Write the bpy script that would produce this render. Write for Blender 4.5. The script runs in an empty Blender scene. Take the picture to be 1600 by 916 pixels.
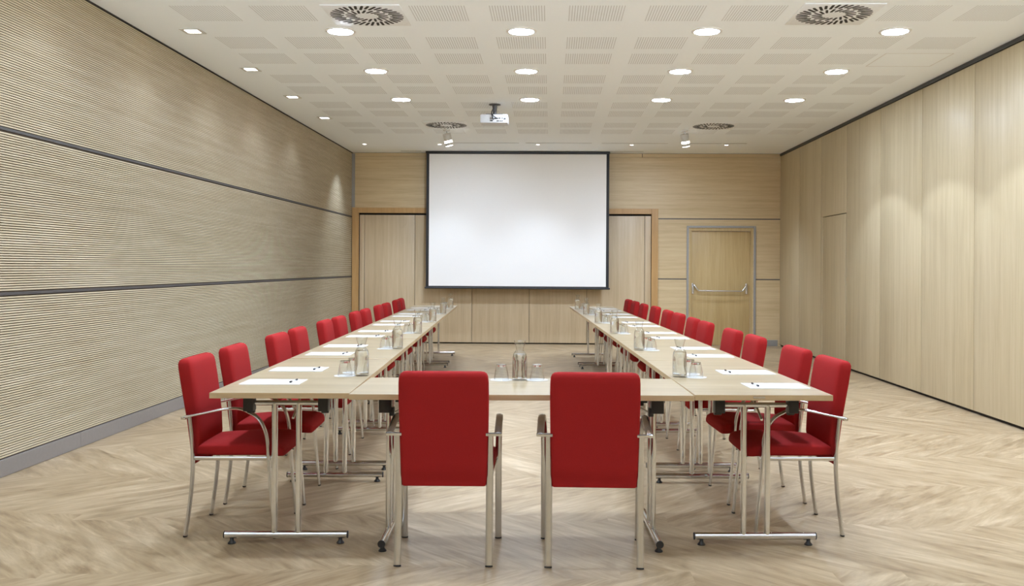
import bpy, bmesh, math, random
from mathutils import Vector, Matrix
random.seed(7)
S = bpy.context.scene
C = S.collection
PI = math.pi

# ---------------------------------------------------------------- camera, world, exposure
A, RL = 32 / 1463.0, 0.0057
F = Vector((-math.sin(A), math.cos(A), 0))
R0 = Vector((math.cos(A), math.sin(A), 0))
RT = (R0 * math.cos(RL) + Vector((0, 0, 1)) * math.sin(RL)).normalized()
UP = RT.cross(F).normalized()
cam = bpy.data.cameras.new('camera')
cam.sensor_width = 36
cam.lens = 1463.0 / 1600 * 36
cam.shift_x = (800 - 828) / 1600
cam.shift_y = (416.5 - 458) / 1600
cam.clip_start = .05
co = bpy.data.objects.new('camera', cam)
C.objects.link(co)
m = Matrix.Identity(4)
for i, v in enumerate((RT, UP, -F)):
    for j in range(3):
        m[j][i] = v[j]
m.translation = Vector((0, 0, 1.332))
co.matrix_world = m
S.camera = co
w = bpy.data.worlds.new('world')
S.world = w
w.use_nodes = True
# made-up outdoor light: bright below the horizon to lift the ceiling, dim above
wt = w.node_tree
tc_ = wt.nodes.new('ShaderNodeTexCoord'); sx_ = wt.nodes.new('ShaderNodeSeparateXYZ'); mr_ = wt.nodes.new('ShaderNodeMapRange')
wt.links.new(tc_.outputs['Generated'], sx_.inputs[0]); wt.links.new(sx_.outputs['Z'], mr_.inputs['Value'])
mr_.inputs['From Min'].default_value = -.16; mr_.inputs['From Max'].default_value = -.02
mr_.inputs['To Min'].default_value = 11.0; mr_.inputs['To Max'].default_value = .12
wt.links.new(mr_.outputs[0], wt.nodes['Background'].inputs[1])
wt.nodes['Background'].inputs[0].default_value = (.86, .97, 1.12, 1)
S.view_settings.view_transform = 'Standard'
S.view_settings.look = 'None'
S.view_settings.gamma = 1
S.view_settings.exposure = 0.29
S.cycles.use_denoising = True
S.cycles.max_bounces = 14
S.cycles.diffuse_bounces = 8
S.cycles.transmission_bounces = 14
S.cycles.transparent_max_bounces = 24
S.cycles.caustics_reflective = False
S.cycles.caustics_refractive = False
S.cycles.sample_clamp_indirect = 6

DOWN_W, DISC_E, SQ_W, SPOT_W = 62.0, 140.0, 8.0, 72.0
LIGHT_COL = (.84, .98, 1.20)
COLUMN_W = (54.0, 12.0, 12.0, 70.0)        # the four columns of downlights are dimmed separately

# ---------------------------------------------------------------- materials
def mat(name):
    m = bpy.data.materials.new(name)
    m.use_nodes = True
    nt = m.node_tree
    return m, nt, nt.nodes['Principled BSDF']

def plain(name, col, rough=.5, metal=0, bump=None, coat=0, k=.94):
    m, nt, p = mat(name)
    p.inputs['Roughness'].default_value = rough
    p.inputs['Metallic'].default_value = metal
    p.inputs['Coat Weight'].default_value = coat
    n = nt.nodes.new('ShaderNodeTexNoise'); n.inputs['Scale'].default_value = bump[0] if bump else 40
    n.inputs['Detail'].default_value = 3
    tc = nt.nodes.new('ShaderNodeTexCoord'); nt.links.new(tc.outputs['Object'], n.inputs['Vector'])
    r = nt.nodes.new('ShaderNodeValToRGB')
    r.color_ramp.elements[0].position = .3; r.color_ramp.elements[1].position = .7
    r.color_ramp.elements[0].color = (col[0] * k, col[1] * k, col[2] * k, 1)
    r.color_ramp.elements[1].color = (col[0], col[1], col[2], 1)
    nt.links.new(n.outputs['Fac'], r.inputs[0]); nt.links.new(r.outputs[0], p.inputs['Base Color'])
    if bump:
        b = nt.nodes.new('ShaderNodeBump'); b.inputs['Strength'].default_value = bump[1]; b.inputs['Distance'].default_value = .002
        nt.links.new(n.outputs['Fac'], b.inputs['Height']); nt.links.new(b.outputs[0], p.inputs['Normal'])
    return m

class NX:
    """small maths helper on a node tree"""
    def __init__(s, nt): s.nt = nt
    def op(s, o, *a, **k):
        n = s.nt.nodes.new('ShaderNodeMath'); n.operation = o
        for i, v in enumerate(a):
            if isinstance(v, (int, float)): n.inputs[i].default_value = v
            else: s.nt.links.new(v, n.inputs[i])
        return n.outputs[0]
    def pos(s):
        g = s.nt.nodes.new('ShaderNodeNewGeometry'); q = s.nt.nodes.new('ShaderNodeSeparateXYZ')
        s.nt.links.new(g.outputs['Position'], q.inputs[0])
        return g.outputs['Position'], q.outputs
    def comb(s, x, y, z):
        n = s.nt.nodes.new('ShaderNodeCombineXYZ')
        for i, v in enumerate((x, y, z)):
            if isinstance(v, (int, float)): n.inputs[i].default_value = v
            else: s.nt.links.new(v, n.inputs[i])
        return n.outputs[0]
    def noise(s, vec, scale, detail=4, rough=.55, dist=0):
        n = s.nt.nodes.new('ShaderNodeTexNoise')
        n.inputs['Scale'].default_value = scale; n.inputs['Detail'].default_value = detail
        n.inputs['Roughness'].default_value = rough; n.inputs['Distortion'].default_value = dist
        s.nt.links.new(vec, n.inputs['Vector'])
        return n.outputs['Fac']
    def ramp(s, fac, *stops):
        n = s.nt.nodes.new('ShaderNodeValToRGB'); cr = n.color_ramp
        while len(cr.elements) < len(stops): cr.elements.new(.5)
        for e, (p, c) in zip(cr.elements, stops):
            e.position = p; e.color = (c[0], c[1], c[2], 1)
        s.nt.links.new(fac, n.inputs[0])
        return n.outputs[0]
    def mix(s, f, a, b, mode='MIX'):
        n = s.nt.nodes.new('ShaderNodeMix'); n.data_type = 'RGBA'; n.blend_type = mode
        for i, v in ((0, f), (6, a), (7, b)):
            if isinstance(v, (int, float)): n.inputs[i].default_value = v
            elif isinstance(v, tuple): n.inputs[i].default_value = (v[0], v[1], v[2], 1)
            else: s.nt.links.new(v, n.inputs[i])
        return n.outputs[2]

def wood(name, c1, c2, c3, axis, stretch=.05, scale=22, rough=.42, board=None, knots=True, spec=.35):
    """axis: the world axis the grain runs along; board: axis and width of veneer strips with a tone of their own"""
    m, nt, p = mat(name); x = NX(nt); P, q = x.pos()
    s = [1, 1, 1]; s['xyz'.index(axis)] = stretch
    v = x.comb(*[x.op('MULTIPLY', q[i], s[i]) for i in range(3)])
    n1 = x.noise(v, scale, 5, .6, .3)
    n2 = x.noise(v, scale * 4.5, 3, .6)
    low = x.noise(x.comb(*[x.op('MULTIPLY', q[i], s[i] * 2.5 if s[i] < 1 else 1) for i in range(3)]), 2.2, 2)
    f = x.op('ADD', x.op('MULTIPLY', n1, .6), x.op('ADD', x.op('MULTIPLY', n2, .22), x.op('MULTIPLY', low, .18)))
    if board:
        b = x.op('FLOOR', x.op('DIVIDE', q['xyz'.index(board[0])], board[1]))
        wn = nt.nodes.new('ShaderNodeTexWhiteNoise'); wn.noise_dimensions = '1D'; nt.links.new(b, wn.inputs['W'])
        f = x.op('ADD', f, x.op('MULTIPLY', x.op('SUBTRACT', wn.outputs['Value'], .5), .10))
    c = x.ramp(f, (.34, c1), (.5, c2), (.66, c3))
    if knots:
        kn = x.noise(x.comb(*[x.op('MULTIPLY', q[i], 1 if s[i] == 1 else .5) for i in range(3)]), 3.4, 1, .4)
        c = x.mix(x.op('MULTIPLY', x.op('GREATER_THAN', kn, .79), .12), c, (c1[0] * .8, c1[1] * .75, c1[2] * .7))
    nt.links.new(c, p.inputs['Base Color'])
    p.inputs['Roughness'].default_value = rough
    p.inputs['Specular IOR Level'].default_value = spec
    bp = nt.nodes.new('ShaderNodeBump'); bp.inputs['Strength'].default_value = .06; bp.inputs['Distance'].default_value = .002
    nt.links.new(n2, bp.inputs['Height']); nt.links.new(bp.outputs[0], p.inputs['Normal'])
    return m

M = {}
M['rib'] = wood('ribbed_oak', (.53, .445, .29), (.61, .525, .36), (.68, .60, .44), 'y', .06, 26, .5, ('z', .0158), False)
M['rib_back'] = plain('groove_backing', (.10, .075, .05), .8)
M['panel'] = wood('maple_panel', (.52, .40, .25), (.59, .465, .30), (.64, .52, .355), 'z', .05, 20, .38, ('x', .09))
M['panel_r'] = wood('maple_panel_side', (.47, .38, .235), (.54, .45, .285), (.59, .50, .34), 'z', .05, 20, .38, ('y', .09))
M['wall_h'] = wood('oak_horizontal', (.52, .39, .215), (.61, .47, .275), (.67, .54, .33), 'x', .05, 22, .42, ('z', .05))
M['leaf'] = wood('door_oak', (.44, .31, .135), (.51, .37, .17), (.57, .43, .22), 'z', .05, 20, .4)
M['frame'] = wood('orange_wood', (.44, .26, .10), (.50, .30, .12), (.56, .35, .15), 'z', .06, 22, .4, None, False)
M['table'] = wood('table_oak', (.32, .25, .145), (.39, .31, .19), (.45, .37, .245), 'x', .06, 20, .3, ('y', .11), True, .45)
M['edge'] = wood('table_edge', (.44, .31, .17), (.52, .38, .22), (.58, .44, .27), 'x', .05, 30, .4, None, False)
M['chrome'] = plain('chrome', (.80, .81, .83), .15, 1)
M['satin'] = plain('satin_steel', (.72, .725, .74), .27, 1)
M['black'] = plain('black_plastic', (.018, .018, .02), .42)
M['dark_gap'] = plain('dark_gap', (.02, .015, .012), .8)
M['grey'] = plain('grey_laminate', (.27, .245, .225), .5)
M['grey_metal'] = plain('grey_metal', (.34, .33, .31), .4, .2)
M['trim_grey'] = plain('dark_grey_trim', (.09, .083, .08), .5, .1)
M['white'] = plain('white_plastic', (.8, .78, .75), .35)
M['lamp_grey'] = plain('lamp_grey', (.62, .60, .56), .4)
M['projector'] = plain('projector_shell', (.60, .60, .60), .45)
M['paper'] = plain('paper', (.70, .70, .69), .7)
M['screen'] = plain('screen_cloth', (.90, .88, .85), .85, k=.99)
M['screen_black'] = plain('screen_border', (.012, .011, .012), .6)
M['vent'] = plain('vent_plate', (.86, .88, .90), .5)
M['red'] = plain('red_fabric', (.335, .017, .017), .85, 0, (260, .22))
M['red'].node_tree.nodes['Principled BSDF'].inputs['Specular IOR Level'].default_value = .12

def emit(name, col, e):
    m, nt, p = mat(name)
    p.inputs['Base Color'].default_value = (.8, .8, .8, 1)
    p.inputs['Emission Color'].default_value = (*col, 1)
    p.inputs['Emission Strength'].default_value = e
    return m
M['glow'] = emit('lamp_diffuser', (.84, .98, 1.20), DISC_E)
M['glow2'] = emit('spot_lens', (1, .95, .88), 9)

def clear_glass():
    m = bpy.data.materials.new('clear_glass'); m.use_nodes = True; nt = m.node_tree
    nt.nodes.remove(nt.nodes['Principled BSDF'])
    out = nt.nodes['Material Output']
    t = nt.nodes.new('ShaderNodeBsdfTransparent'); t.inputs[0].default_value = (.975, .98, .98, 1)
    g = nt.nodes.new('ShaderNodeBsdfGlossy'); g.inputs['Roughness'].default_value = .03
    lw = nt.nodes.new('ShaderNodeLayerWeight')
    x = NX(nt)
    f = x.op('ADD', .05, x.op('MULTIPLY', x.op('POWER', lw.outputs['Facing'], 3.5), .7))
    mx = nt.nodes.new('ShaderNodeMixShader')
    nt.links.new(f, mx.inputs[0]); nt.links.new(t.outputs[0], mx.inputs[1]); nt.links.new(g.outputs[0], mx.inputs[2])
    nt.links.new(mx.outputs[0], out.inputs['Surface'])
    return m
M['glass'] = clear_glass()
def refr(name, ior, col):
    m, nt, p = mat(name)
    p.inputs['Base Color'].default_value = (*col, 1)
    p.inputs['Transmission Weight'].default_value = 1
    p.inputs['IOR'].default_value = ior
    p.inputs['Roughness'].default_value = .01
    return m
M['water'] = refr('water', 1.33, (.99, 1, 1))
M['thick_glass'] = refr('thick_glass', 1.45, (1, 1, 1))

def ceiling_mat():
    m, nt, p = mat('perforated_ceiling'); x = NX(nt); P, q = x.pos()
    fx = x.op('MODULO', x.op('ADD', q[0], 1.07 + 6.0), .6)
    inx = x.op('LESS_THAN', fx, .425)
    slit = x.op('LESS_THAN', x.op('MODULO', fx, .0205), .0085)
    fy = x.op('MODULO', x.op('ADD', q[1], 1.57 * 9 - 7.905), 1.57)
    iny = x.op('ADD', x.op('LESS_THAN', fy, .43), x.op('MULTIPLY', x.op('GREATER_THAN', fy, .615), x.op('LESS_THAN', fy, 1.055)))
    lim = x.op('MULTIPLY', x.op('MULTIPLY', x.op('GREATER_THAN', q[0], -2.9), x.op('LESS_THAN', q[0], 3.55)), x.op('LESS_THAN', q[1], 14.0))
    hatch = x.op('MULTIPLY', x.op('MULTIPLY', x.op('GREATER_THAN', q[0], 3.0), x.op('GREATER_THAN', q[1], 8.45)), x.op('LESS_THAN', q[1], 9.1))
    f = x.op('MULTIPLY', x.op('MULTIPLY', x.op('MULTIPLY', inx, slit), x.op('MULTIPLY', iny, lim)), x.op('SUBTRACT', 1, hatch))
    c = x.mix(f, (.92, .965, 1.0), (.66, .68, .70))
    nt.links.new(c, p.inputs['Base Color']); p.inputs['Roughness'].default_value = .75
    return m
M['ceiling'] = ceiling_mat()

def floor_mat():
    m, nt, p = mat('chevron_floor'); x = NX(nt); P, q = x.pos()
    jg = nt.nodes.new('ShaderNodeTexWhiteNoise'); jg.noise_dimensions = '1D'
    nt.links.new(x.op('FLOOR', x.op('DIVIDE', q[0], .31)), jg.inputs['W'])
    yj = x.op('ADD', q[1], x.op('MULTIPLY', x.op('SUBTRACT', jg.outputs['Value'], .5), .26))
    yb = x.op('DIVIDE', x.op('ADD', yj, 10 * .9 - 4.02), .9)
    band = x.op('FLOOR', yb)
    sgn = x.op('SUBTRACT', x.op('MULTIPLY', x.op('MODULO', band, 2), 2), 1)      # +1 / -1
    fy = x.op('SUBTRACT', q[1], 0)
    s = .7071
    along = x.op('MULTIPLY', x.op('ADD', q[0], x.op('MULTIPLY', fy, sgn)), s)
    across = x.op('MULTIPLY', x.op('SUBTRACT', q[0], x.op('MULTIPLY', fy, sgn)), s)
    pl = x.op('FLOOR', x.op('DIVIDE', across, .22))
    seed = x.op('ADD', x.op('MULTIPLY', pl, 3.17), x.op('MULTIPLY', band, 17.3))
    wn = nt.nodes.new('ShaderNodeTexWhiteNoise'); wn.noise_dimensions = '1D'; nt.links.new(seed, wn.inputs['W'])
    v = x.comb(x.op('ADD', x.op('MULTIPLY', along, .17), x.op('MULTIPLY', wn.outputs['Value'], 9)), across, x.op('MULTIPLY', wn.outputs['Value'], 30))
    n1 = x.noise(v, 8, 6, .6, 2.2)
    n2 = x.noise(v, 60, 4, .6, .4)
    v3 = x.comb(x.op('MULTIPLY', along, .45), across, x.op('MULTIPLY', wn.outputs['Value'], 30))
    n3 = x.noise(v3, 3.0, 4, .55, 1.6)
    f = x.op('ADD', x.op('ADD', x.op('MULTIPLY', n1, .5), x.op('MULTIPLY', n2, .2)), x.op('MULTIPLY', n3, .3))
    f = x.op('ADD', f, x.op('MULTIPLY', x.op('SUBTRACT', wn.outputs['Value'], .5), .045))
    c = x.ramp(f, (.35, (.215, .142, .075)), (.45, (.335, .243, .14)), (.54, (.42, .32, .20)), (.66, (.56, .445, .295)))
    nt.links.new(c, p.inputs['Base Color'])
    rr = x.op('ADD', .27, x.op('MULTIPLY', n2, .2))
    nt.links.new(rr, p.inputs['Roughness'])
    p.inputs['Specular IOR Level'].default_value = .38
    bp = nt.nodes.new('ShaderNodeBump'); bp.inputs['Strength'].default_value = .08; bp.inputs['Distance'].default_value = .002
    nt.links.new(n2, bp.inputs['Height']); nt.links.new(bp.outputs[0], p.inputs['Normal'])
    return m
M['floor'] = floor_mat()

# ---------------------------------------------------------------- mesh helpers
class MB:
    def __init__(s): s.bm = bmesh.new()
    def box(s, x0, x1, y0, y1, z0, z1, bev=0):
        b = bmesh.new()
        vs = [b.verts.new((x, y, z)) for x in (x0, x1) for y in (y0, y1) for z in (z0, z1)]
        for f in ((0, 1, 3, 2), (4, 6, 7, 5), (0, 4, 5, 1), (2, 3, 7, 6), (0, 2, 6, 4), (1, 5, 7, 3)):
            b.faces.new([vs[i] for i in f])
        bmesh.ops.recalc_face_normals(b, faces=b.faces)
        if bev: bmesh.ops.bevel(b, geom=b.edges[:], offset=bev, segments=2, affect='EDGES', profile=.6)
        s.add(b); return s
    def add(s, b, mx=None):
        if mx is not None: bmesh.ops.transform(b, matrix=mx, verts=b.verts)
        me = bpy.data.meshes.new('tmp'); b.to_mesh(me); b.free(); s.bm.from_mesh(me); bpy.data.meshes.remove(me)
        return s
    def lathe(s, prof, n=32, c=(0, 0, 0), mx=None, cap0=True, cap1=True):
        b = bmesh.new(); rings = []
        for r, z in prof:
            if r < 1e-6: rings.append([b.verts.new((0, 0, z))])
            else: rings.append([b.verts.new((r * math.cos(2 * PI * i / n), r * math.sin(2 * PI * i / n), z)) for i in range(n)])
        for a, d in zip(rings, rings[1:]):
            for i in range(n):
                j = (i + 1) % n
                if len(a) == 1 and len(d) == 1: continue
                if len(a) == 1: b.faces.new((a[0], d[j], d[i]))
                elif len(d) == 1: b.faces.new((a[i], a[j], d[0]))
                else: b.faces.new((a[i], a[j], d[j], d[i]))
        if cap0 and len(rings[0]) > 1: b.faces.new(rings[0][::-1])
        if cap1 and len(rings[-1]) > 1: b.faces.new(rings[-1])
        bmesh.ops.recalc_face_normals(b, faces=b.faces)
        mm = Matrix.Translation(c) @ (mx or Matrix.Identity(4))
        return s.add(b, mm)
    def cyl(s, p, q, r, n=16, r2=None):
        p, q = Vector(p), Vector(q); d = q - p
        mx = Matrix.Translation(p) @ d.to_track_quat('Z', 'Y').to_matrix().to_4x4()
        e = min(r * .12, .002)
        L = d.length; r2 = r2 or r
        return s.lathe([(r - e, 0), (r, e), (r2, L - e), (r2 - e, L)], n, (0, 0, 0), mx)
    def tube(s, pts, ra, rb, side=(1, 0, 0), n=14, smooth=6):
        """sweep of an ellipse (ra along `side`, rb across it) along a smoothed path"""
        P = [Vector(p) for p in pts]
        if smooth:
            Q = []
            E = [P[0] * 2 - P[1]] + P + [P[-1] * 2 - P[-2]]
            for i in range(1, len(E) - 2):
                for k in range(smooth):
                    t = k / smooth; a, b_, c, d = E[i - 1], E[i], E[i + 1], E[i + 2]
                    Q.append(.5 * ((2 * b_) + (c - a) * t + (2 * a - 5 * b_ + 4 * c - d) * t * t + (3 * b_ - a - 3 * c + d) * t ** 3))
            Q.append(P[-1]); P = Q
        b = bmesh.new(); rings = []
        S_ = Vector(side)
        for i, p in enumerate(P):
            T = (P[min(i + 1, len(P) - 1)] - P[max(i - 1, 0)]).normalized()
            X = (S_ - T * S_.dot(T)).normalized(); Y = T.cross(X)
            rings.append([b.verts.new(p + X * ra * math.cos(2 * PI * k / n) + Y * rb * math.sin(2 * PI * k / n)) for k in range(n)])
        for a, d in zip(rings, rings[1:]):
            for k in range(n):
                j = (k + 1) % n; b.faces.new((a[k], a[j], d[j], d[k]))
        b.faces.new(rings[0][::-1]); b.faces.new(rings[-1])
        bmesh.ops.recalc_face_normals(b, faces=b.faces)
        return s.add(b)
    def loft(s, secs, n=40, e=5.0):
        """secs: list of (centre, axis u, axis v, half u, half v) superellipse sections"""
        b = bmesh.new(); rings = []
        for c, u, v, hu, hv in secs:
            c, u, v = Vector(c), Vector(u), Vector(v); rg = []
            for k in range(n):
                t = 2 * PI * k / n; ct, st = math.cos(t), math.sin(t)
                a = math.copysign(abs(ct) ** (2 / e), ct) * hu
                d = math.copysign(abs(st) ** (2 / e), st) * hv
                rg.append(b.verts.new(c + u * a + v * d))
            rings.append(rg)
        for a, d in zip(rings, rings[1:]):
            for k in range(n):
                j = (k + 1) % n; b.faces.new((a[k], a[j], d[j], d[k]))
        b.faces.new(rings[0][::-1]); b.faces.new(rings[-1])
        bmesh.ops.recalc_face_normals(b, faces=b.faces)
        return s.add(b)
    def build(s, name, m, parent=None, smooth=True, loc=None):
        me = bpy.data.meshes.new(name)
        if smooth:
            for f in s.bm.faces: f.smooth = True
            for e in s.bm.edges:
                if len(e.link_faces) == 2 and e.calc_face_angle(0) > math.radians(38): e.smooth = False
        s.bm.to_mesh(me); s.bm.free()
        me.materials.append(m)
        o = bpy.data.objects.new(name, me); C.objects.link(o)
        if parent: o.parent = parent
        if loc: o.location = loc
        return o

def tag(o, label=None, cat=None, group=None, kind=None):
    if label: o['label'] = label
    if cat: o['category'] = cat
    if group: o['group'] = group
    if kind: o['kind'] = kind
    return o
def empty(name, loc=(0, 0, 0), rz=0):
    o = bpy.data.objects.new(name, None); C.objects.link(o)
    o.location = loc; o.rotation_euler = (0, 0, rz); o.empty_display_size = .1
    return o
def copy_tree(o, parent=None):
    c = o.copy(); C.objects.link(c); c.parent = parent
    for ch in [k for k in ALL() if k.parent == o]: copy_tree(ch, c)
    return c
def ALL(): return list(C.objects)
def put(proto, first, loc, rz, label, cat, group):
    o = proto if first else copy_tree(proto)
    o.location = loc; o.rotation_euler = (0, 0, rz)
    return tag(o, label, cat, group)
def struct(name, mb, m, parent=None, smooth=False):
    o = mb.build(name, m, parent, smooth)
    if not parent: o['kind'] = 'structure'
    return o

# ---------------------------------------------------------------- the room
XL, XR, YB, YF, ZC = -3.41, 3.90, 16.0, -.7, 3.27
struct('floor', MB().box(XL - .2, XR + .2, YF - .2, YB + .3, -.1, 0), M['floor'])
struct('ceiling', MB().box(XL - .2, XR + .2, YF - .2, YB + .3, ZC, ZC + .1), M['ceiling'])
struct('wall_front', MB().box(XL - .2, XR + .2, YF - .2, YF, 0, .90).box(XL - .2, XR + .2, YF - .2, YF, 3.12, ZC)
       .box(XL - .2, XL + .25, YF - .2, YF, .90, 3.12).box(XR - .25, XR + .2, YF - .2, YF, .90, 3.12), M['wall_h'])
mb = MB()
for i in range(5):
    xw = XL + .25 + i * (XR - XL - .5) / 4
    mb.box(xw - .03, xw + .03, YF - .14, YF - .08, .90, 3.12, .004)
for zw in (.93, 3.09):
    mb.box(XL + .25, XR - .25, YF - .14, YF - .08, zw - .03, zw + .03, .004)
struct('window_added_1', mb, M['grey_metal'])  # unseen window band, added so the outdoor light brightens the ceiling

# left wall: a dark backing with real ribs, shadow gaps and a grey plinth
wl = struct('wall_left', MB().box(XL - .2, XL - .006, YF, YB + .2, 0, ZC), M['rib_back'])
seams = (1.14, 2.172)
mb = MB(); z = .118; pitch = .0158
while z < ZC - .012:
    if all(abs(z + .005 - s_) > .016 for s_ in seams):
        mb.box(XL - .0065, XL + .001, YF, YB, z, z + .0098)
    z += pitch
mb.build('ribbed_cladding', M['rib'], wl, False)
for i, s_ in enumerate(seams):
    struct('trim_%d' % (i + 1), MB().box(XL - .006, XL + .004, YF, YB, s_ - .009, s_ + .009, .002), M['trim_grey'])
bl = MB()
y = -.69
while y < YB:
    bl.box(XL - .006, XL + .012, y + .0015, min(y + 2.47, YB) - .0015, 0.002, .108, .0015); y += 2.47
struct('baseboard_left', bl, M['grey'])
struct('trim_3', MB().box(XL, XL + .012, YF, YB, ZC - .012, ZC - .001), M['dark_gap'])

# right wall: movable partition of tall maple panels between a dark floor gap and a ceiling track
wr = struct('wall_right', MB().box(XR + .03, XR + .2, YF, YB + .2, 0, ZC), M['dark_gap'])
ys = [16.0, 14.78, 13.60, 12.44, 11.17, 9.93, 8.71, 7.49, 6.27, 5.05, 3.83, 2.61, 1.39, .17, -1.05]
dy0, dy1, dz = 12.47, 13.50, 2.06
for a, b in zip(ys[1:], ys):
    mb = MB()
    if abs(b - 13.60) < .01:
        mb.box(XR, XR + .03, a + .0045, b - .0045, dz + .006, ZC - .045, .002)
        mb.box(XR, XR + .03, dy1 + .004, b - .0045, .03, dz + .004, .002)
        mb.build('partition_panel', M['panel_r'], wr)
    else:
        mb.box(XR, XR + .03, a + .0045, b - .0045, .03, ZC - .045, .002).build('partition_panel', M['panel_r'], wr)
d2 = MB().box(XR + .002, XR + .028, dy0, dy1, .03, dz - .004, .002).build('door_2', M['panel_r'])
d2['kind'] = 'structure'
struct('trim_4', MB().box(XR - .012, XR + .03, YF, YB, ZC - .04, ZC - .001, .002), M['black'])

# far wall
DX0, DX1, DZ = 2.317, 3.489, 2.04
OX0, OX1, OZ = -3.29, 1.72, 2.235
mb = MB()
mb.box(XL - .1, 3.95, YB, YB + .1, 2.32, 3.20)
mb.box(1.80, DX0 + .05, YB, YB + .1, 0, 2.3205)
mb.box(DX1 - .05, 3.95, YB, YB + .1, 0, 2.3205)
mb.box(DX0 + .05, DX1 - .05, YB, YB + .1, DZ - .03, 2.3205)
mb.box(XL - .1, OX0 - .02, YB, YB + .1, 0, 2.3205)
wb = struct('wall_back', mb, M['wall_h'])
struct('trim_5', MB().box(XL - .1, 1.55, YB - .004, YB + .1, 3.203, ZC - .006).box(1.56, 3.95, YB - .004, YB + .1, 3.203, ZC - .006), M['wall_h'])
struct('trim_6', MB().box(XL - .1, 3.95, YB + .01, YB + .1, 3.19, ZC), M['dark_gap'])
struct('trim_7', MB().box(OX0 - .11, OX0, YB - .03, YB + .02, 0, 2.325, .003).box(OX1, OX1 + .11, YB - .03, YB + .02, 0, 2.325, .003)
       .box(OX0, OX1, YB - .028, YB + .02, OZ, 2.325, .003), M['frame'])
struct('trim_8', MB().box(OX0 - .13, OX0 - .07, YB - .032, YB - .001, 2.33, 3.25, .002), M['grey_metal'])
struct('trim_9', MB().box(1.83, XR, YB - .002, YB + .01, 2.148, 2.166).box(1.83, DX0, YB - .002, YB + .01, 1.123, 1.141)
       .box(DX1, XR, YB - .002, YB + .01, 1.123, 1.141), M['trim_grey'])
struct('baseboard_back', MB().box(1.835, DX0 - .003, YB - .012, YB + .01, .002, .105, .002).box(DX1 + .003, 3.865, YB - .012, YB + .01, .002, .105, .002), M['grey_metal'])
# folding partition inside the opening
pb = struct('wall_partition', MB().box(OX0 - .05, OX1 + .05, YB + .1, YB + .15, 0, 2.35), M['dark_gap'])
xs = [OX0 + .002, -3.20, -2.33, -1.345, -.36, .625, 1.61, OX1 - .002]
for a, b in zip(xs, xs[1:]):
    MB().box(a + .0035, b - .0035, YB + .05, YB + .1, .022, OZ - .03, .002).build('partition_panel', M['panel'], pb)
# exit door
struct('trim_10', MB().box(DX0, DX0 + .035, YB - .02, YB + .05, 0, DZ, .003).box(DX1 - .035, DX1, YB - .02, YB + .05, 0, DZ, .003)
       .box(DX0 + .035, DX1 - .035, YB - .02, YB + .05, DZ - .035, DZ, .003), M['grey_metal'])
struct('trim_11', MB().box(DX0 + .035, DX0 + .085, YB + .002, YB + .07, 0, DZ - .035, .002).box(DX1 - .085, DX1 - .035, YB + .002, YB + .07, 0, DZ - .035, .002)
       .box(DX0 + .085, DX1 - .085, YB + .002, YB + .07, DZ - .085, DZ - .035, .002), M['leaf'])
dr = MB().box(DX0 + .088, DX1 - .088, YB + .05, YB + .09, .006, DZ - .088, .002).build('door_1', M['leaf'])
dr['kind'] = 'structure'
hb = MB(); yb = YB + .05
for sx, x0 in ((1, 2.435), (-1, 3.345)):
    hb.box(x0 - .018, x0 + .018, yb - .012, yb, .88, 1.06, .004)
    hb.tube([(x0, yb - .012, 1.045), (x0, yb - .05, 1.04), (x0 + sx * .02, yb - .075, 1.02), (x0 + sx * .085, yb - .085, .935)], .013, .013, (1, 0, .3))
hb.tube([(2.515, yb - .086, .935), (3.265, yb - .086, .93)], .011, .011, (0, 0, 1), 14, 0)
hb.build('push_bar', M['satin'], dr)

# ---------------------------------------------------------------- ceiling fittings
def spot(name, loc, energy, deg, blend, parent, size=.05, rot=(0, 0, 0)):
    l = bpy.data.lights.new(name, 'SPOT'); l.energy = energy; l.spot_size = math.radians(deg); l.spot_blend = blend
    l.shadow_soft_size = size; l.color = LIGHT_COL
    o = bpy.data.objects.new(name, l); C.objects.link(o); o.location = loc; o.rotation_euler = rot; o.parent = parent
    return o
dl = empty('downlight')
MB().lathe([(.127, 0), (.127, -.004), (.122, -.008), (.104, -.010), (.101, -.004), (.101, 0)], 40, cap0=False, cap1=False).build('trim_ring', M['white'], dl)
MB().lathe([(.1005, -.001), (.1005, -.006), (.07, -.0095), (0, -.011)], 40, cap0=True).build('diffuser', M['glow'], dl)
spot('bulb', (0, 0, -.02), DOWN_W, 96, .16, dl, .04)
walls = ['ribbed wall', 'middle of the ribbed wall side', 'middle of the panelled wall side', 'panelled wall']
first = True
rown = {7.7: 'row farthest from screen', 9.27: 'middle row', 10.85: 'row nearest screen', 6.13: 'row beyond the frame', 4.56: 'row above the front chairs', 2.99: 'row above the camera', 1.42: 'row behind the camera', -.15: 'row at the rear of the room'}
coln = ['column nearest ribbed wall', 'second column from ribbed wall', 'second column from panelled wall', 'column nearest panelled wall']
for yy in (7.7, 9.27, 10.85, 6.13, 4.56):
    for ci, xx in enumerate((-1.745, -.25, 1.27, 2.80)):
        q_ = put(dl, first, (xx, yy, ZC), 0, 'round ceiling downlight, %s, %s' % (rown[yy], coln[ci]), 'ceiling light', 'round ceiling downlights')
        first = False
        for k_ in ALL():
            if k_.parent == q_ and k_.type == 'LIGHT':
                k_.data = k_.data.copy(); k_.data.energy = COLUMN_W[ci]
sq = empty('square_downlight')
mb = MB()
for a, b, c_, d in ((-.085, .085, -.085, -.055), (-.085, .085, .055, .085), (-.085, -.055, -.055, .055), (.055, .085, -.055, .055)):
    mb.box(a, b, c_, d, -.007, 0, .0015)
mb.build('frame', M['lamp_grey'], sq)
MB().box(-.054, .054, -.054, .054, -.004, 0).build('diffuser', M['glow2'], sq)
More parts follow.
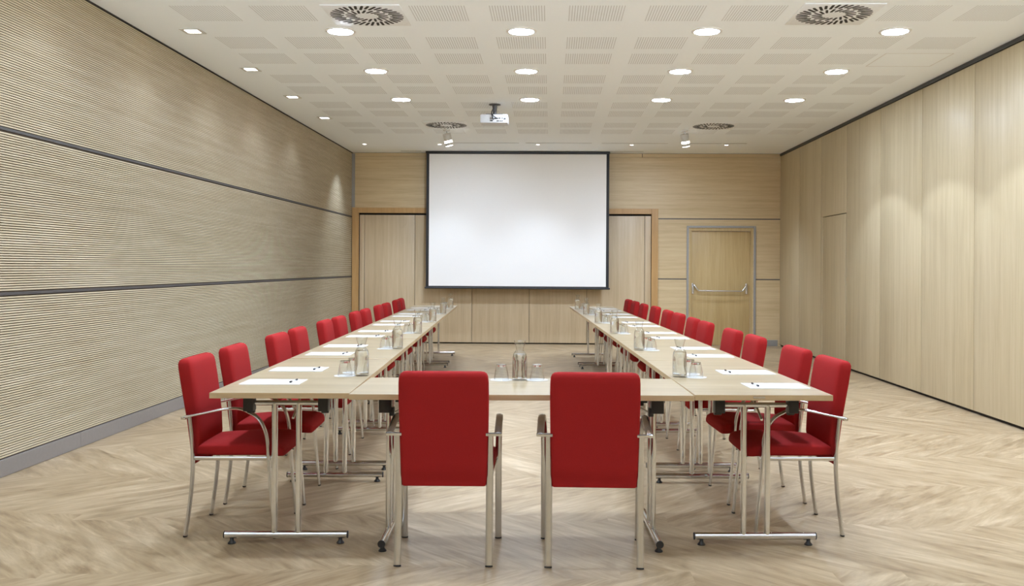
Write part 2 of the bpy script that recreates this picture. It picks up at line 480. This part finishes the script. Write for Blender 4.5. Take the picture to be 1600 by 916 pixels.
spot('bulb', (0, 0, -.02), SQ_W, 120, .6, sq, .05)
first = True
for i, yy in enumerate((7.7, 9.2, 10.7, 12.23, 6.15, 4.6)):
    nm = ['fourth from the screen wall', 'third from the screen wall', 'second from the screen wall', 'nearest the screen wall', 'beyond the frame, fifth', 'beyond the frame, sixth', 'beyond the frame, seventh'][i]
    put(sq, first, (-2.975, yy, ZC), 0, 'small square ceiling light by ribbed wall, %s' % nm, 'ceiling light', 'square lights along the ribbed wall')
    first = False
sl = empty('recessed_spotlight')
MB().lathe([(.045, 0), (.045, -.004), (.03, -.006), (.028, 0)], 28, cap0=False, cap1=False).build('trim_ring', M['white'], sl)
MB().lathe([(.0275, -.001), (.026, -.006), (0, -.012)], 24).build('lens', M['glow2'], sl)
spot('bulb', (0, 0, -.02), SPOT_W, 92, .85, sl, .03)
first = True
for xx, nm in ((-2.97, 'over the corner by the ribbed wall'), (-1.77, 'behind the cylinder lamp, projector side'), (-.21, 'in front of the middle of the screen'), (1.275, "beside the screen's far edge towards the door"), (2.77, 'in front of the exit door')):
    put(sl, first, (xx, 14.85, ZC), 0, 'tiny ceiling spotlight ' + nm, 'ceiling light', 'tiny spotlights before the screen wall')
    first = False
# swirl air diffusers
vt = empty('air_vent')
MB().box(-.298, .298, -.298, .298, -.006, 0, .002).build('plate', M['vent'], vt)
mb = MB()
def slot(r0, r1, ang, tw, wd):
    b = bmesh.new()
    L = r1 - r0; n = 5; pts = []
    for k in range(n + 1): pts.append((L / 2 + wd / 2 * math.cos(-PI / 2 + PI * k / n) - wd / 2, wd / 2 * math.sin(-PI / 2 + PI * k / n)))
    for k in range(n + 1): pts.append((-L / 2 + wd / 2 * math.cos(PI / 2 + PI * k / n) + wd / 2, wd / 2 * math.sin(PI / 2 + PI * k / n)))
    lo = [b.verts.new((p[0], p[1], -.0075)) for p in pts]; hi = [b.verts.new((p[0], p[1], -.005)) for p in pts]
    b.faces.new(lo[::-1]); b.faces.new(hi)
    for k in range(len(pts)):
        j = (k + 1) % len(pts); b.faces.new((lo[k], lo[j], hi[j], hi[k]))
    bmesh.ops.recalc_face_normals(b, faces=b.faces)
    mx = Matrix.Rotation(ang, 4, 'Z') @ Matrix.Translation(((r0 + r1) / 2, 0, 0)) @ Matrix.Rotation(tw, 4, 'Z')
    mb.add(b, mx)
for k in range(36):
    slot(.172 if k % 2 else .192, .284, 2 * PI * k / 36, .30, .021)
for k in range(18):
    slot(.082, .168, 2 * PI * (k + .5) / 18, .42, .019)
mb.build('slots', M['dark_gap'], vt, False)
first = True
for xx, yy, nm in ((-1.43, 7.22, 'far from screen, ribbed wall side'), (2.15, 7.19, 'far from screen, panelled wall side'),
                   (-1.44, 12.83, 'above the cylinder lamp, projector side'), (2.22, 12.87, 'beside the cylinder lamp, exit door side')):
    put(vt, first, (xx, yy, ZC), 0, 'black swirl vent in ceiling, ' + nm, 'air vent', 'swirl ceiling vents')
    first = False
# slot diffusers
first = True
sd = empty('ceiling_slot_vent')
MB().box(-.52, .52, -.012, .012, -.002, 0).build('frame', M['lamp_grey'], sd)
MB().box(-.515, .515, -.006, .006, -.0032, -.001).build('slot', M['dark_gap'], sd)
for xx, nm in ((-1.02, 'nearest the cylinder lamp, projector side'), (.12, 'in front of the middle of the screen'), (1.31, "before the screen's edge towards the door"), (2.535, 'in front of the exit door')):
    put(sd, first, (xx, 14.68, ZC), 0, 'thin dark ceiling slot vent, ' + nm, 'air vent', 'slot vents before the screen wall')
    first = False
tag(MB().box(1.0, 1.55, 15.74, 15.76, ZC - .002, ZC).build('ceiling_slot_vent', M['trim_grey']), 'short dark ceiling slot beside the screen top, exit door side', 'air vent')
tag(MB().box(-2.53, -2.19, 15.74, 15.76, ZC - .002, ZC).build('ceiling_slot_vent', M['trim_grey']), 'short dark ceiling slot beside the screen top, ribbed wall side', 'air vent')
tag(MB().box(3.01, 3.62, 8.50, 8.506, ZC - .001, ZC).box(3.01, 3.62, 9.04, 9.046, ZC - .001, ZC).box(3.01, 3.016, 8.506, 9.04, ZC - .001, ZC)
    .box(3.614, 3.62, 8.506, 9.04, ZC - .001, ZC).build('access_hatch', M['lamp_grey']), 'plain white access hatch in the ceiling near the panelled wall', 'hatch')
# surface mounted lamps
tl = empty('track_lamp')
MB().lathe([(.045, 0), (.045, -.018), (.04, -.022)], 24).build('mount', M['white'], tl)
MB().cyl((0, 0, -.02), (.012, 0, -.06), .009).build('stem', M['satin'], tl)
hd = Matrix.Translation((0, 0, -.05)) @ Matrix.Rotation(math.radians(-13), 4, 'Y') @ Matrix.Rotation(math.radians(9), 4, 'X')
MB().lathe([(.052, 0), (.056, -.006), (.056, -.105)], 32, (0, 0, 0), hd).build('head', M['lamp_grey'], tl)
MB().lathe([(.0555, -.105), (.0565, -.11), (.0565, -.132), (.0555, -.136)], 32, (0, 0, 0), hd).build('lens', M['glow2'], tl)
MB().lathe([(.056, -.136), (.056, -.175)], 32, (0, 0, 0), hd).build('shade', M['lamp_grey'], tl)
MB().lathe([(.050, -.1755), (.050, -.184), (0, -.187)], 32, (0, 0, 0), hd).build('front_glass', M['glow2'], tl)
spot('bulb', (.03, .05, -.25), 115, 130, .9, tl, .04, (math.radians(38), 0, 0))
put(tl, True, (-1.49, 13.3, ZC), 0, 'white cylinder lamp hanging below the ceiling on the projector side', 'lamp', 'cylinder lamps below the ceiling')
t2 = put(tl, False, (1.885, 13.3, ZC), math.radians(15), 'white cylinder lamp hanging below the ceiling on the exit door side', 'lamp', 'cylinder lamps below the ceiling')

# projector
pj = tag(empty('projector', (-.677, 11.2, 3.03)), 'white projector hanging upside down from a dark ceiling bracket', 'projector')
MB().box(-.165, .165, -.13, .13, 0, .105, .018).build('body', M['projector'], pj)
MB().lathe([(.07, .24), (.07, .232), (.03, .225), (.022, .12)], 28).build('ceiling_mount', M['trim_grey'], pj)
mb = MB().box(-.10, .10, -.10, -.085, .108, .114, .002).box(-.10, .10, .085, .10, .108, .114, .002)
mb.box(-.01, .01, -.10, .10, .108, .116, .002)
mb.tube([(0, 0, .20), (-.02, -.06, .17), (-.03, -.125, .12), (-.015, -.142, .06), (-.005, -.145, .035)], .006, .006, (1, 0, 0))
mb.tube([(.01, 0, .16), (.0, -.09, .13), (-.015, -.14, .09), (.03, -.148, .055)], .005, .005, (1, 0, 0))
mb.build('bracket_cable', M['black'], pj)
mb = MB()
for x0, x1, z0, z1 in ((.0, .045, .045, .06), (.055, .075, .05, .062), (.09, .105, .05, .06), (.115, .14, .04, .058), (-.045, -.015, .02, .032), (.03, .06, .018, .028), (.068, .08, .018, .028), (.09, .105, .018, .03)):
    mb.box(x0, x1, -.134, -.128, z0, z1, .001)
mb.build('ports', M['black'], pj)
MB().box(-.05, -.015, -.133, -.128, .042, .064, .001).build('vent_grille', M['grey'], pj)
MB().cyl((-.09, .12, .052), (-.09, .15, .052), .032).build('lens', M['black'], pj)

# projection screen, hanging just in front of the far wall
sy = 15.75; k = sy / 16.0
SX0, SX1, SZ0, SZ1 = -2.133 * k, .996 * k, 1.332 - (1.332 - .945) * k, ZC - .004
sc = tag(empty('projection_screen', ((SX0 + SX1) / 2, sy, SZ0)), 'large blank white projection screen with a black border', 'projection screen')
hw = (SX1 - SX0) / 2; hh = SZ1 - SZ0
MB().box(-hw, hw, 0, .006, 0.012, hh - .03).build('black_border', M['screen_black'], sc, False)
MB().box(-hw + .048, hw - .048, -.002, .003, .045, hh - .045).build('screen_cloth', M['screen'], sc, False)
MB().cyl((-hw - .02, .003, .012), (hw + .02, .003, .012), .014).build('bottom_bar', M['black'], sc)
MB().box(-hw - .01, hw + .01, -.03, .07, hh - .034, hh, .006).build('housing', M['black'], sc)

# ---------------------------------------------------------------- tables
TL, TW, TH = 1.592, .645, .74
tb = empty('folding_table')
MB().box(-TL / 2, TL / 2, -TW / 2, TW / 2, TH - .026, TH, .0015).build('tabletop', M['table'], tb, False)
tt = [o for o in ALL() if o.parent == tb][0]
tt.data.materials.append(M['edge'])
for f in tt.data.polygons:
    if abs(f.normal.z) < .5: f.material_index = 1
for sx in (-1, 1):
    xx = sx * (TL / 2 - .15)
    MB().cyl((xx, -.292, .042), (xx, .292, .042), .0175, 18).build('foot', M['chrome'], tb)
    ft = [o for o in ALL() if o.parent == tb and o.name.startswith('foot')][-1]
    for e in (-1, 1):
        MB().cyl((xx, e * .290, .042), (xx, e * .2955, .042), .0182, 18).build('end_cap', M['black'], ft)
        MB().lathe([(.019, 0), (.019, .004), (.010, .014), (.008, .027)], 16, (xx, e * .258, 0)).build('rubber_pad', M['black'], ft)
    for e in (-1, 1):
        MB().cyl((xx, e * .057, .05), (xx, e * .057, .672), .0145, 16).build('leg', M['chrome'], tb)
    MB().cyl((xx, -.165, .672), (xx, .165, .672), .0125, 14).build('crossbar', M['chrome'], tb)
    for e in (-1, 1):
        MB().box(xx - .03, xx + .03, e * .177 - .024, e * .177 + .024, .635, TH - .027, .004).box(xx - sx * .03 - .012, xx - sx * .03 + .012, e * .177 - .018, e * .177 + .018, .62, .66, .004).build('hinge_block', M['black'], tb)
    # folding stays under the top
    MB().tube([(xx, sx * .03, .60), (xx - sx * .22, sx * .03, TH - .03)], .006, .006, (0, 1, 0), 10, 0).build('stay', M['chrome'], tb)
L0, LE = Vector((-.927, 4.322, 0)), Vector((-.478, 9.956, 0)).normalized()
LO = Vector((-LE.y, LE.x, 0))
R0_, RE = Vector((.673, 4.361, 0)), Vector((-.382, 9.518, 0)).normalized()
RO = Vector((RE.y, -RE.x, 0))
LP, RP = 1.622, 1.600
ordn = ['nearest', 'second', 'third', 'fourth', 'fifth', 'farthest']
rows = (('by the ribbed wall', L0, LE, LO, LP), ('by the panelled wall', R0_, RE, RO, RP))
first = True
for side, O, E_, U_, PT in rows:
    for k in range(6):
        c = O + E_ * (PT * k + TL / 2) + U_ * (TW / 2 + .001)
        nm = {'nearest': 'nearest the front chairs', 'farthest': 'last before screen wall'}.get(ordn[k], ordn[k] + ' from the front chairs')
        t = put(tb, first, (c.x, c.y, 0), math.atan2(E_.y, E_.x), 'light oak folding table %s, %s' % (side, nm), 'table', 'conference tables')
        first = False
        if side == 'by the panelled wall' and k == 0:
            MB().box(-TL / 2 - .0012, -TL / 2 + .001, .075 - .08, .13 - .08, TH - .016, TH - .007).build('maker_plate', M['satin'], t)
fa = Vector((-.925, 4.284, 0)); fb = Vector((.668, 4.337, 0)); fe = (fb - fa).normalized(); fn = Vector((-fe.y, fe.x, 0))
c = (fa + fb) / 2 + fn * (TW / 2)
t = copy_tree(tb, None); t.location = (c.x, c.y, -.001 + .001); t.rotation_euler = (0, 0, math.atan2(fe.y, fe.x))
for ch in [o for o in ALL() if o.parent == t and o.name.startswith('tabletop')]: pass
t.scale = ((fb - fa).length / TL - .0015, 1, 1)
tag(t, 'light oak folding table joining both rows, before the two front chairs', 'table', 'conference tables')

# ---------------------------------------------------------------- chairs
ch = empty('conference_chair')
prof = [(.350, -.203, .003, .180), (.354, -.203, .007, .186), (.385, -.202, .010, .190), (.40, -.199, .022, .191), (.46, -.198, .030, .193), (.56, -.207, .034, .196), (.66, -.221, .037, .198),
        (.75, -.235, .039, .199), (.818, -.246, .039, .198), (.843, -.250, .037, .196), (.857, -.252, .031, .190), (.865, -.253, .021, .180), (.868, -.253, .010, .165)]
MB().loft([((0, y_, z_), (1, 0, 0), (0, 1, -.0), hw_, ht_) for z_, y_, ht_, hw_ in prof], 56, 7).build('backrest', M['red'], ch)
sp = [(-.205, .412, .012, .165), (-.20, .415, .022, .182), (-.185, .420, .029, .19), (-.10, .423, .032, .208), (.0, .426, .033, .218), (.10, .428, .034, .222), (.18, .426, .034, .222), (.215, .421, .032, .217), (.235, .415, .026, .208), (.243, .411, .014, .19)]
MB().loft([((0, y_, z_), (1, 0, 0), (0, 0, 1), hw_, ht_) for y_, z_, ht_, hw_ in sp], 56, 6).build('seat', M['red'], ch)
mb = MB()
for s_ in (-1, 1):
    mb.tube([(s_ * .203, -.20, .383), (s_ * .214, 0, .385), (s_ * .22, .185, .387)], .006, .010, (1, 0, 0), 10, 3)
mb.tube([(-.2, .15, .382), (.2, .15, .382)], .011, .007, (0, 1, 0), 10, 0)
mb.tube([(-.2, -.14, .380), (.2, -.14, .380)], .011, .007, (0, 1, 0), 10, 0)
mb.build('seat_frame', M['chrome'], ch)
for s_ in (-1, 1):
    l = MB().tube([(s_ * .203, -.236, .004), (s_ * .203, -.222, .10), (s_ * .203, -.208, .22), (s_ * .203, -.201, .34), (s_ * .203, -.203, .45), (s_ * .203, -.216, .585)], .0162, .0095).build('rear_leg', M['satin'], ch)
    MB().tube([(s_ * .203, -.2365, 0), (s_ * .203, -.235, .007)], .0168, .0101, (1, 0, 0), 14, 0).build('glide', M['black'], l)
    l = MB().tube([(s_ * .229, .206, .004), (s_ * .229, .196, .12), (s_ * .229, .183, .25), (s_ * .229, .174, .38), (s_ * .230, .166, .48), (s_ * .232, .148, .545), (s_ * .234, .115, .592), (s_ * .236, .065, .622)], .0155, .0085).build('front_leg', M['satin'], ch)
    MB().tube([(s_ * .229, .2065, 0), (s_ * .229, .206, .007)], .0162, .0092, (1, 0, 0), 14, 0).build('glide', M['black'], l)
    MB().tube([(s_ * .236, .07, .620), (s_ * .238, .03, .632), (s_ * .240, -.04, .630), (s_ * .240, -.13, .612), (s_ * .240, -.235, .590)], .0165, .0075).build('armrest', M['chrome'], ch)
    MB().box(min(s_ * .186, s_ * .258), max(s_ * .186, s_ * .258), -.243, -.221, .580, .594, .003).build('arm_bracket', M['chrome'], ch)
fr = [('red chrome-armed chair seen from behind, on the ribbed wall side', -.4725, 4.372, math.atan2(.02, 1)),
      ('red chrome-armed chair seen from behind, on the panelled wall side', .203, 4.372, math.atan2(-.012, 1))]
first = True
for lb, xx, yy, rz in fr:
    put(ch, first, (xx, yy, 0), rz, lb, 'chair', 'chairs facing the screen'); first = False
on12 = ['first', 'second', 'third', 'fourth', 'fifth', 'sixth', 'seventh', 'eighth', 'ninth', 'tenth', 'eleventh', 'last']
LPOS = [.467, 1.10, 2.03, 2.66, 3.62, 4.22, 5.13, 5.73, 6.70, 7.32, 8.42, 9.02]
RPOS = [.500, 1.135, 2.05, 2.70, 3.66, 4.25, 5.12, 5.75, 6.75, 7.50, 8.36, 9.05]
REX = [0, .005, .01, 0, 0, .01, .02, .02, .035, .01, .01, 0]
jit = [.0, .01, -.012, .006, .0, -.01, .012, .0, .01, -.01, .0, .008]
for side, O, E_, U_, pos, sg in (('ribbed wall', L0, LE, LO, LPOS, -1), ('panelled wall', R0_, RE, RO, RPOS, 1)):
    for i, a in enumerate(pos):
        off = (.611 - .0132 * min(a, 7) if sg < 0 else .563 + REX[i]) + jit[i] * .5
        c = O + E_ * a + U_ * off
        f_ = -U_
        rz = math.atan2(f_.y, f_.x) - PI / 2 + jit[i] * 1.5
        put(ch, False, (c.x, c.y, 0), rz, 'red chair with chrome arms, %s row, %s' % (side, on12[i] + (' from the front chairs' if i < 11 else ' before the screen')), 'chair', 'chairs along the %s row' % side)

# ---------------------------------------------------------------- things on the tables
pad = MB().box(-.105, .105, -.148, .148, 0, .0025, .0004).build('notepad', M['paper'], None, False)
pen = empty('pen')
MB().cyl((0, -.035, .0045), (0, .035, .0045), .0042, 10).build('barrel', M['glass'], pen)
MB().cyl((0, -.055, .0045), (0, -.035, .0045), .0048, 10).build('cap', M['black'], pen)
MB().cyl((0, .035, .0045), (0, .048, .0045), .0046, 10).cyl((0, .048, .0045), (0, .062, .0045), .0035, 10, .001).build('tip', M['black'], pen)
LPAD = [.40, .98, 1.92, 2.54, 3.50, 4.10, 5.04, 5.62, 6.62, 7.16, 8.2, 8.78]
RPAD = [.33, .93, 1.90, 2.48, 3.46, 4.06, 5.02, 5.62, 6.65, 7.35, 8.2, 8.8]
first = True
for side, O, E_, U_, pos, sg in (('ribbed wall', L0, LE, LO, LPAD, -1), ('panelled wall', R0_, RE, RO, RPAD, 1)):
    for i, a in enumerate(pos):
        c = O + E_ * a + U_ * (.645 - (.05 if sg < 0 else .03) - .148)
        rz = math.atan2(E_.y, E_.x)
        nm = on12[i] + (' from the front chairs' if i < 11 else ' before the screen')
        put(pad, first, (c.x, c.y, TH), rz, 'blank white notepad, %s row, %s' % (side, nm), 'notepad', 'notepads on the %s row' % side)
        pc = O + E_ * (a + .01) + U_ * (.645 - (.05 if sg < 0 else .03) - .296 + .05)
        put(pen, first, (pc.x, pc.y, TH + .0026), math.atan2(E_.y, E_.x) - PI / 2 - sg * .0 + (-.12 if sg < 0 else .06), 'clear black-ended pen on notepad, %s row, %s' % (side, nm), 'pen', 'pens on the %s row' % side)
        first = False

cf = empty('water_carafe')
MB().lathe([(0, .0), (.036, 0), (.039, .003), (.039, .02), (.0385, .095), (.0375, .120), (.0345, .136), (.026, .148), (.0200, .156), (.0200, .162), (.029, .196), (.0315, .206),
            (.0302, .206), (.0186, .163), (.0186, .156), (.0245, .147), (.0330, .135), (.0360, .119), (.0372, .095), (.0375, .011), (0, .010)], 40, cap0=False, cap1=False).build('glass_body', M['glass'], cf)
MB().lathe([(0, .0112), (.0371, .0112), (.0368, .095), (.0356, .119), (.0326, .1345), (0, .1345)], 40, cap0=False, cap1=False).build('water', M['water'], cf)
gl = empty('drinking_glass')
n = 36
b = MB()
b.lathe([(.0392, 0), (.0395, .002), (.0355, .030), (.0318, .050), (.0275, .076), (.0258, .0800), (0, .0800), (0, .067), (.0245, .0665), (.0293, .050), (.033, .030), (.0373, .001), (.0392, 0)], n, cap0=False, cap1=False)
bm_ = b.bm
for v in bm_.verts:
    r = math.hypot(v.co.x, v.co.y)
    if .02 < r and .025 < v.co.z < .07:
        t_ = math.atan2(v.co.y, v.co.x); kk = 1 + .022 * math.cos(12 * t_)
        v.co.x *= kk; v.co.y *= kk
b.build('tumbler', M['glass'], gl)
MB().lathe([(0, .0673), (.0240, .0673), (.0250, .0770), (.0236, .0792), (0, .0792)], 32, cap0=False, cap1=False).build('thick_base', M['thick_glass'], gl)
cs = MB().lathe([(.057, 0), (.058, .0008), (.057, .0016)], 40).build('coaster', M['paper'])
first = True
tblc = []
for k in range(6):
    tblc.append(('ribbed wall', (-1.012 + (-1.391 + 1.012) * k / 5, [5.015, 6.656, 8.20, 9.86, 11.48, 13.05][k]), LE, -1, ordn[k]))
for k in range(6):
    tblc.append(('panelled wall', (.702 + (.38 - .702) * k / 5, [5.08, 6.70, 8.34, 9.87, 11.54, 12.95][k]), RE, 1, ordn[k]))
def setpos(side, nm, cxy, gl_pos):
    global first
    put(cf, first, (cxy[0], cxy[1], TH), random.random() * 6, 'glass water carafe ' + nm, 'carafe', 'water carafes')
    for j, (gx, gy, gnm) in enumerate(gl_pos):
        put(cs, first, (gx, gy, TH), 0, 'white round coaster ' + nm + ', ' + gnm, 'coaster', 'paper coasters')
        put(gl, first, (gx, gy, TH + .0017), random.random() * 6, 'upside-down tumbler ' + nm + ', ' + gnm, 'glass', 'upturned tumblers')
        first = False
for side, (cx, cy), E_, sg, od in tblc:
    nm = 'on %s row, %s' % (side, {'nearest': 'first from front chairs', 'farthest': 'last before screen'}.get(od, od + ' from front chairs'))
    setpos(side, nm, (cx, cy), [(cx + sg * .085, cy - .02, 'nearer of pair'), (cx + sg * .072, cy + .125, 'farther of pair')])
setpos('front', 'on table between the two front chairs', (-.157, 4.885), [(-.252, 4.872, 'on the ribbed wall side'), (-.066, 4.882, 'on the panelled wall side')])
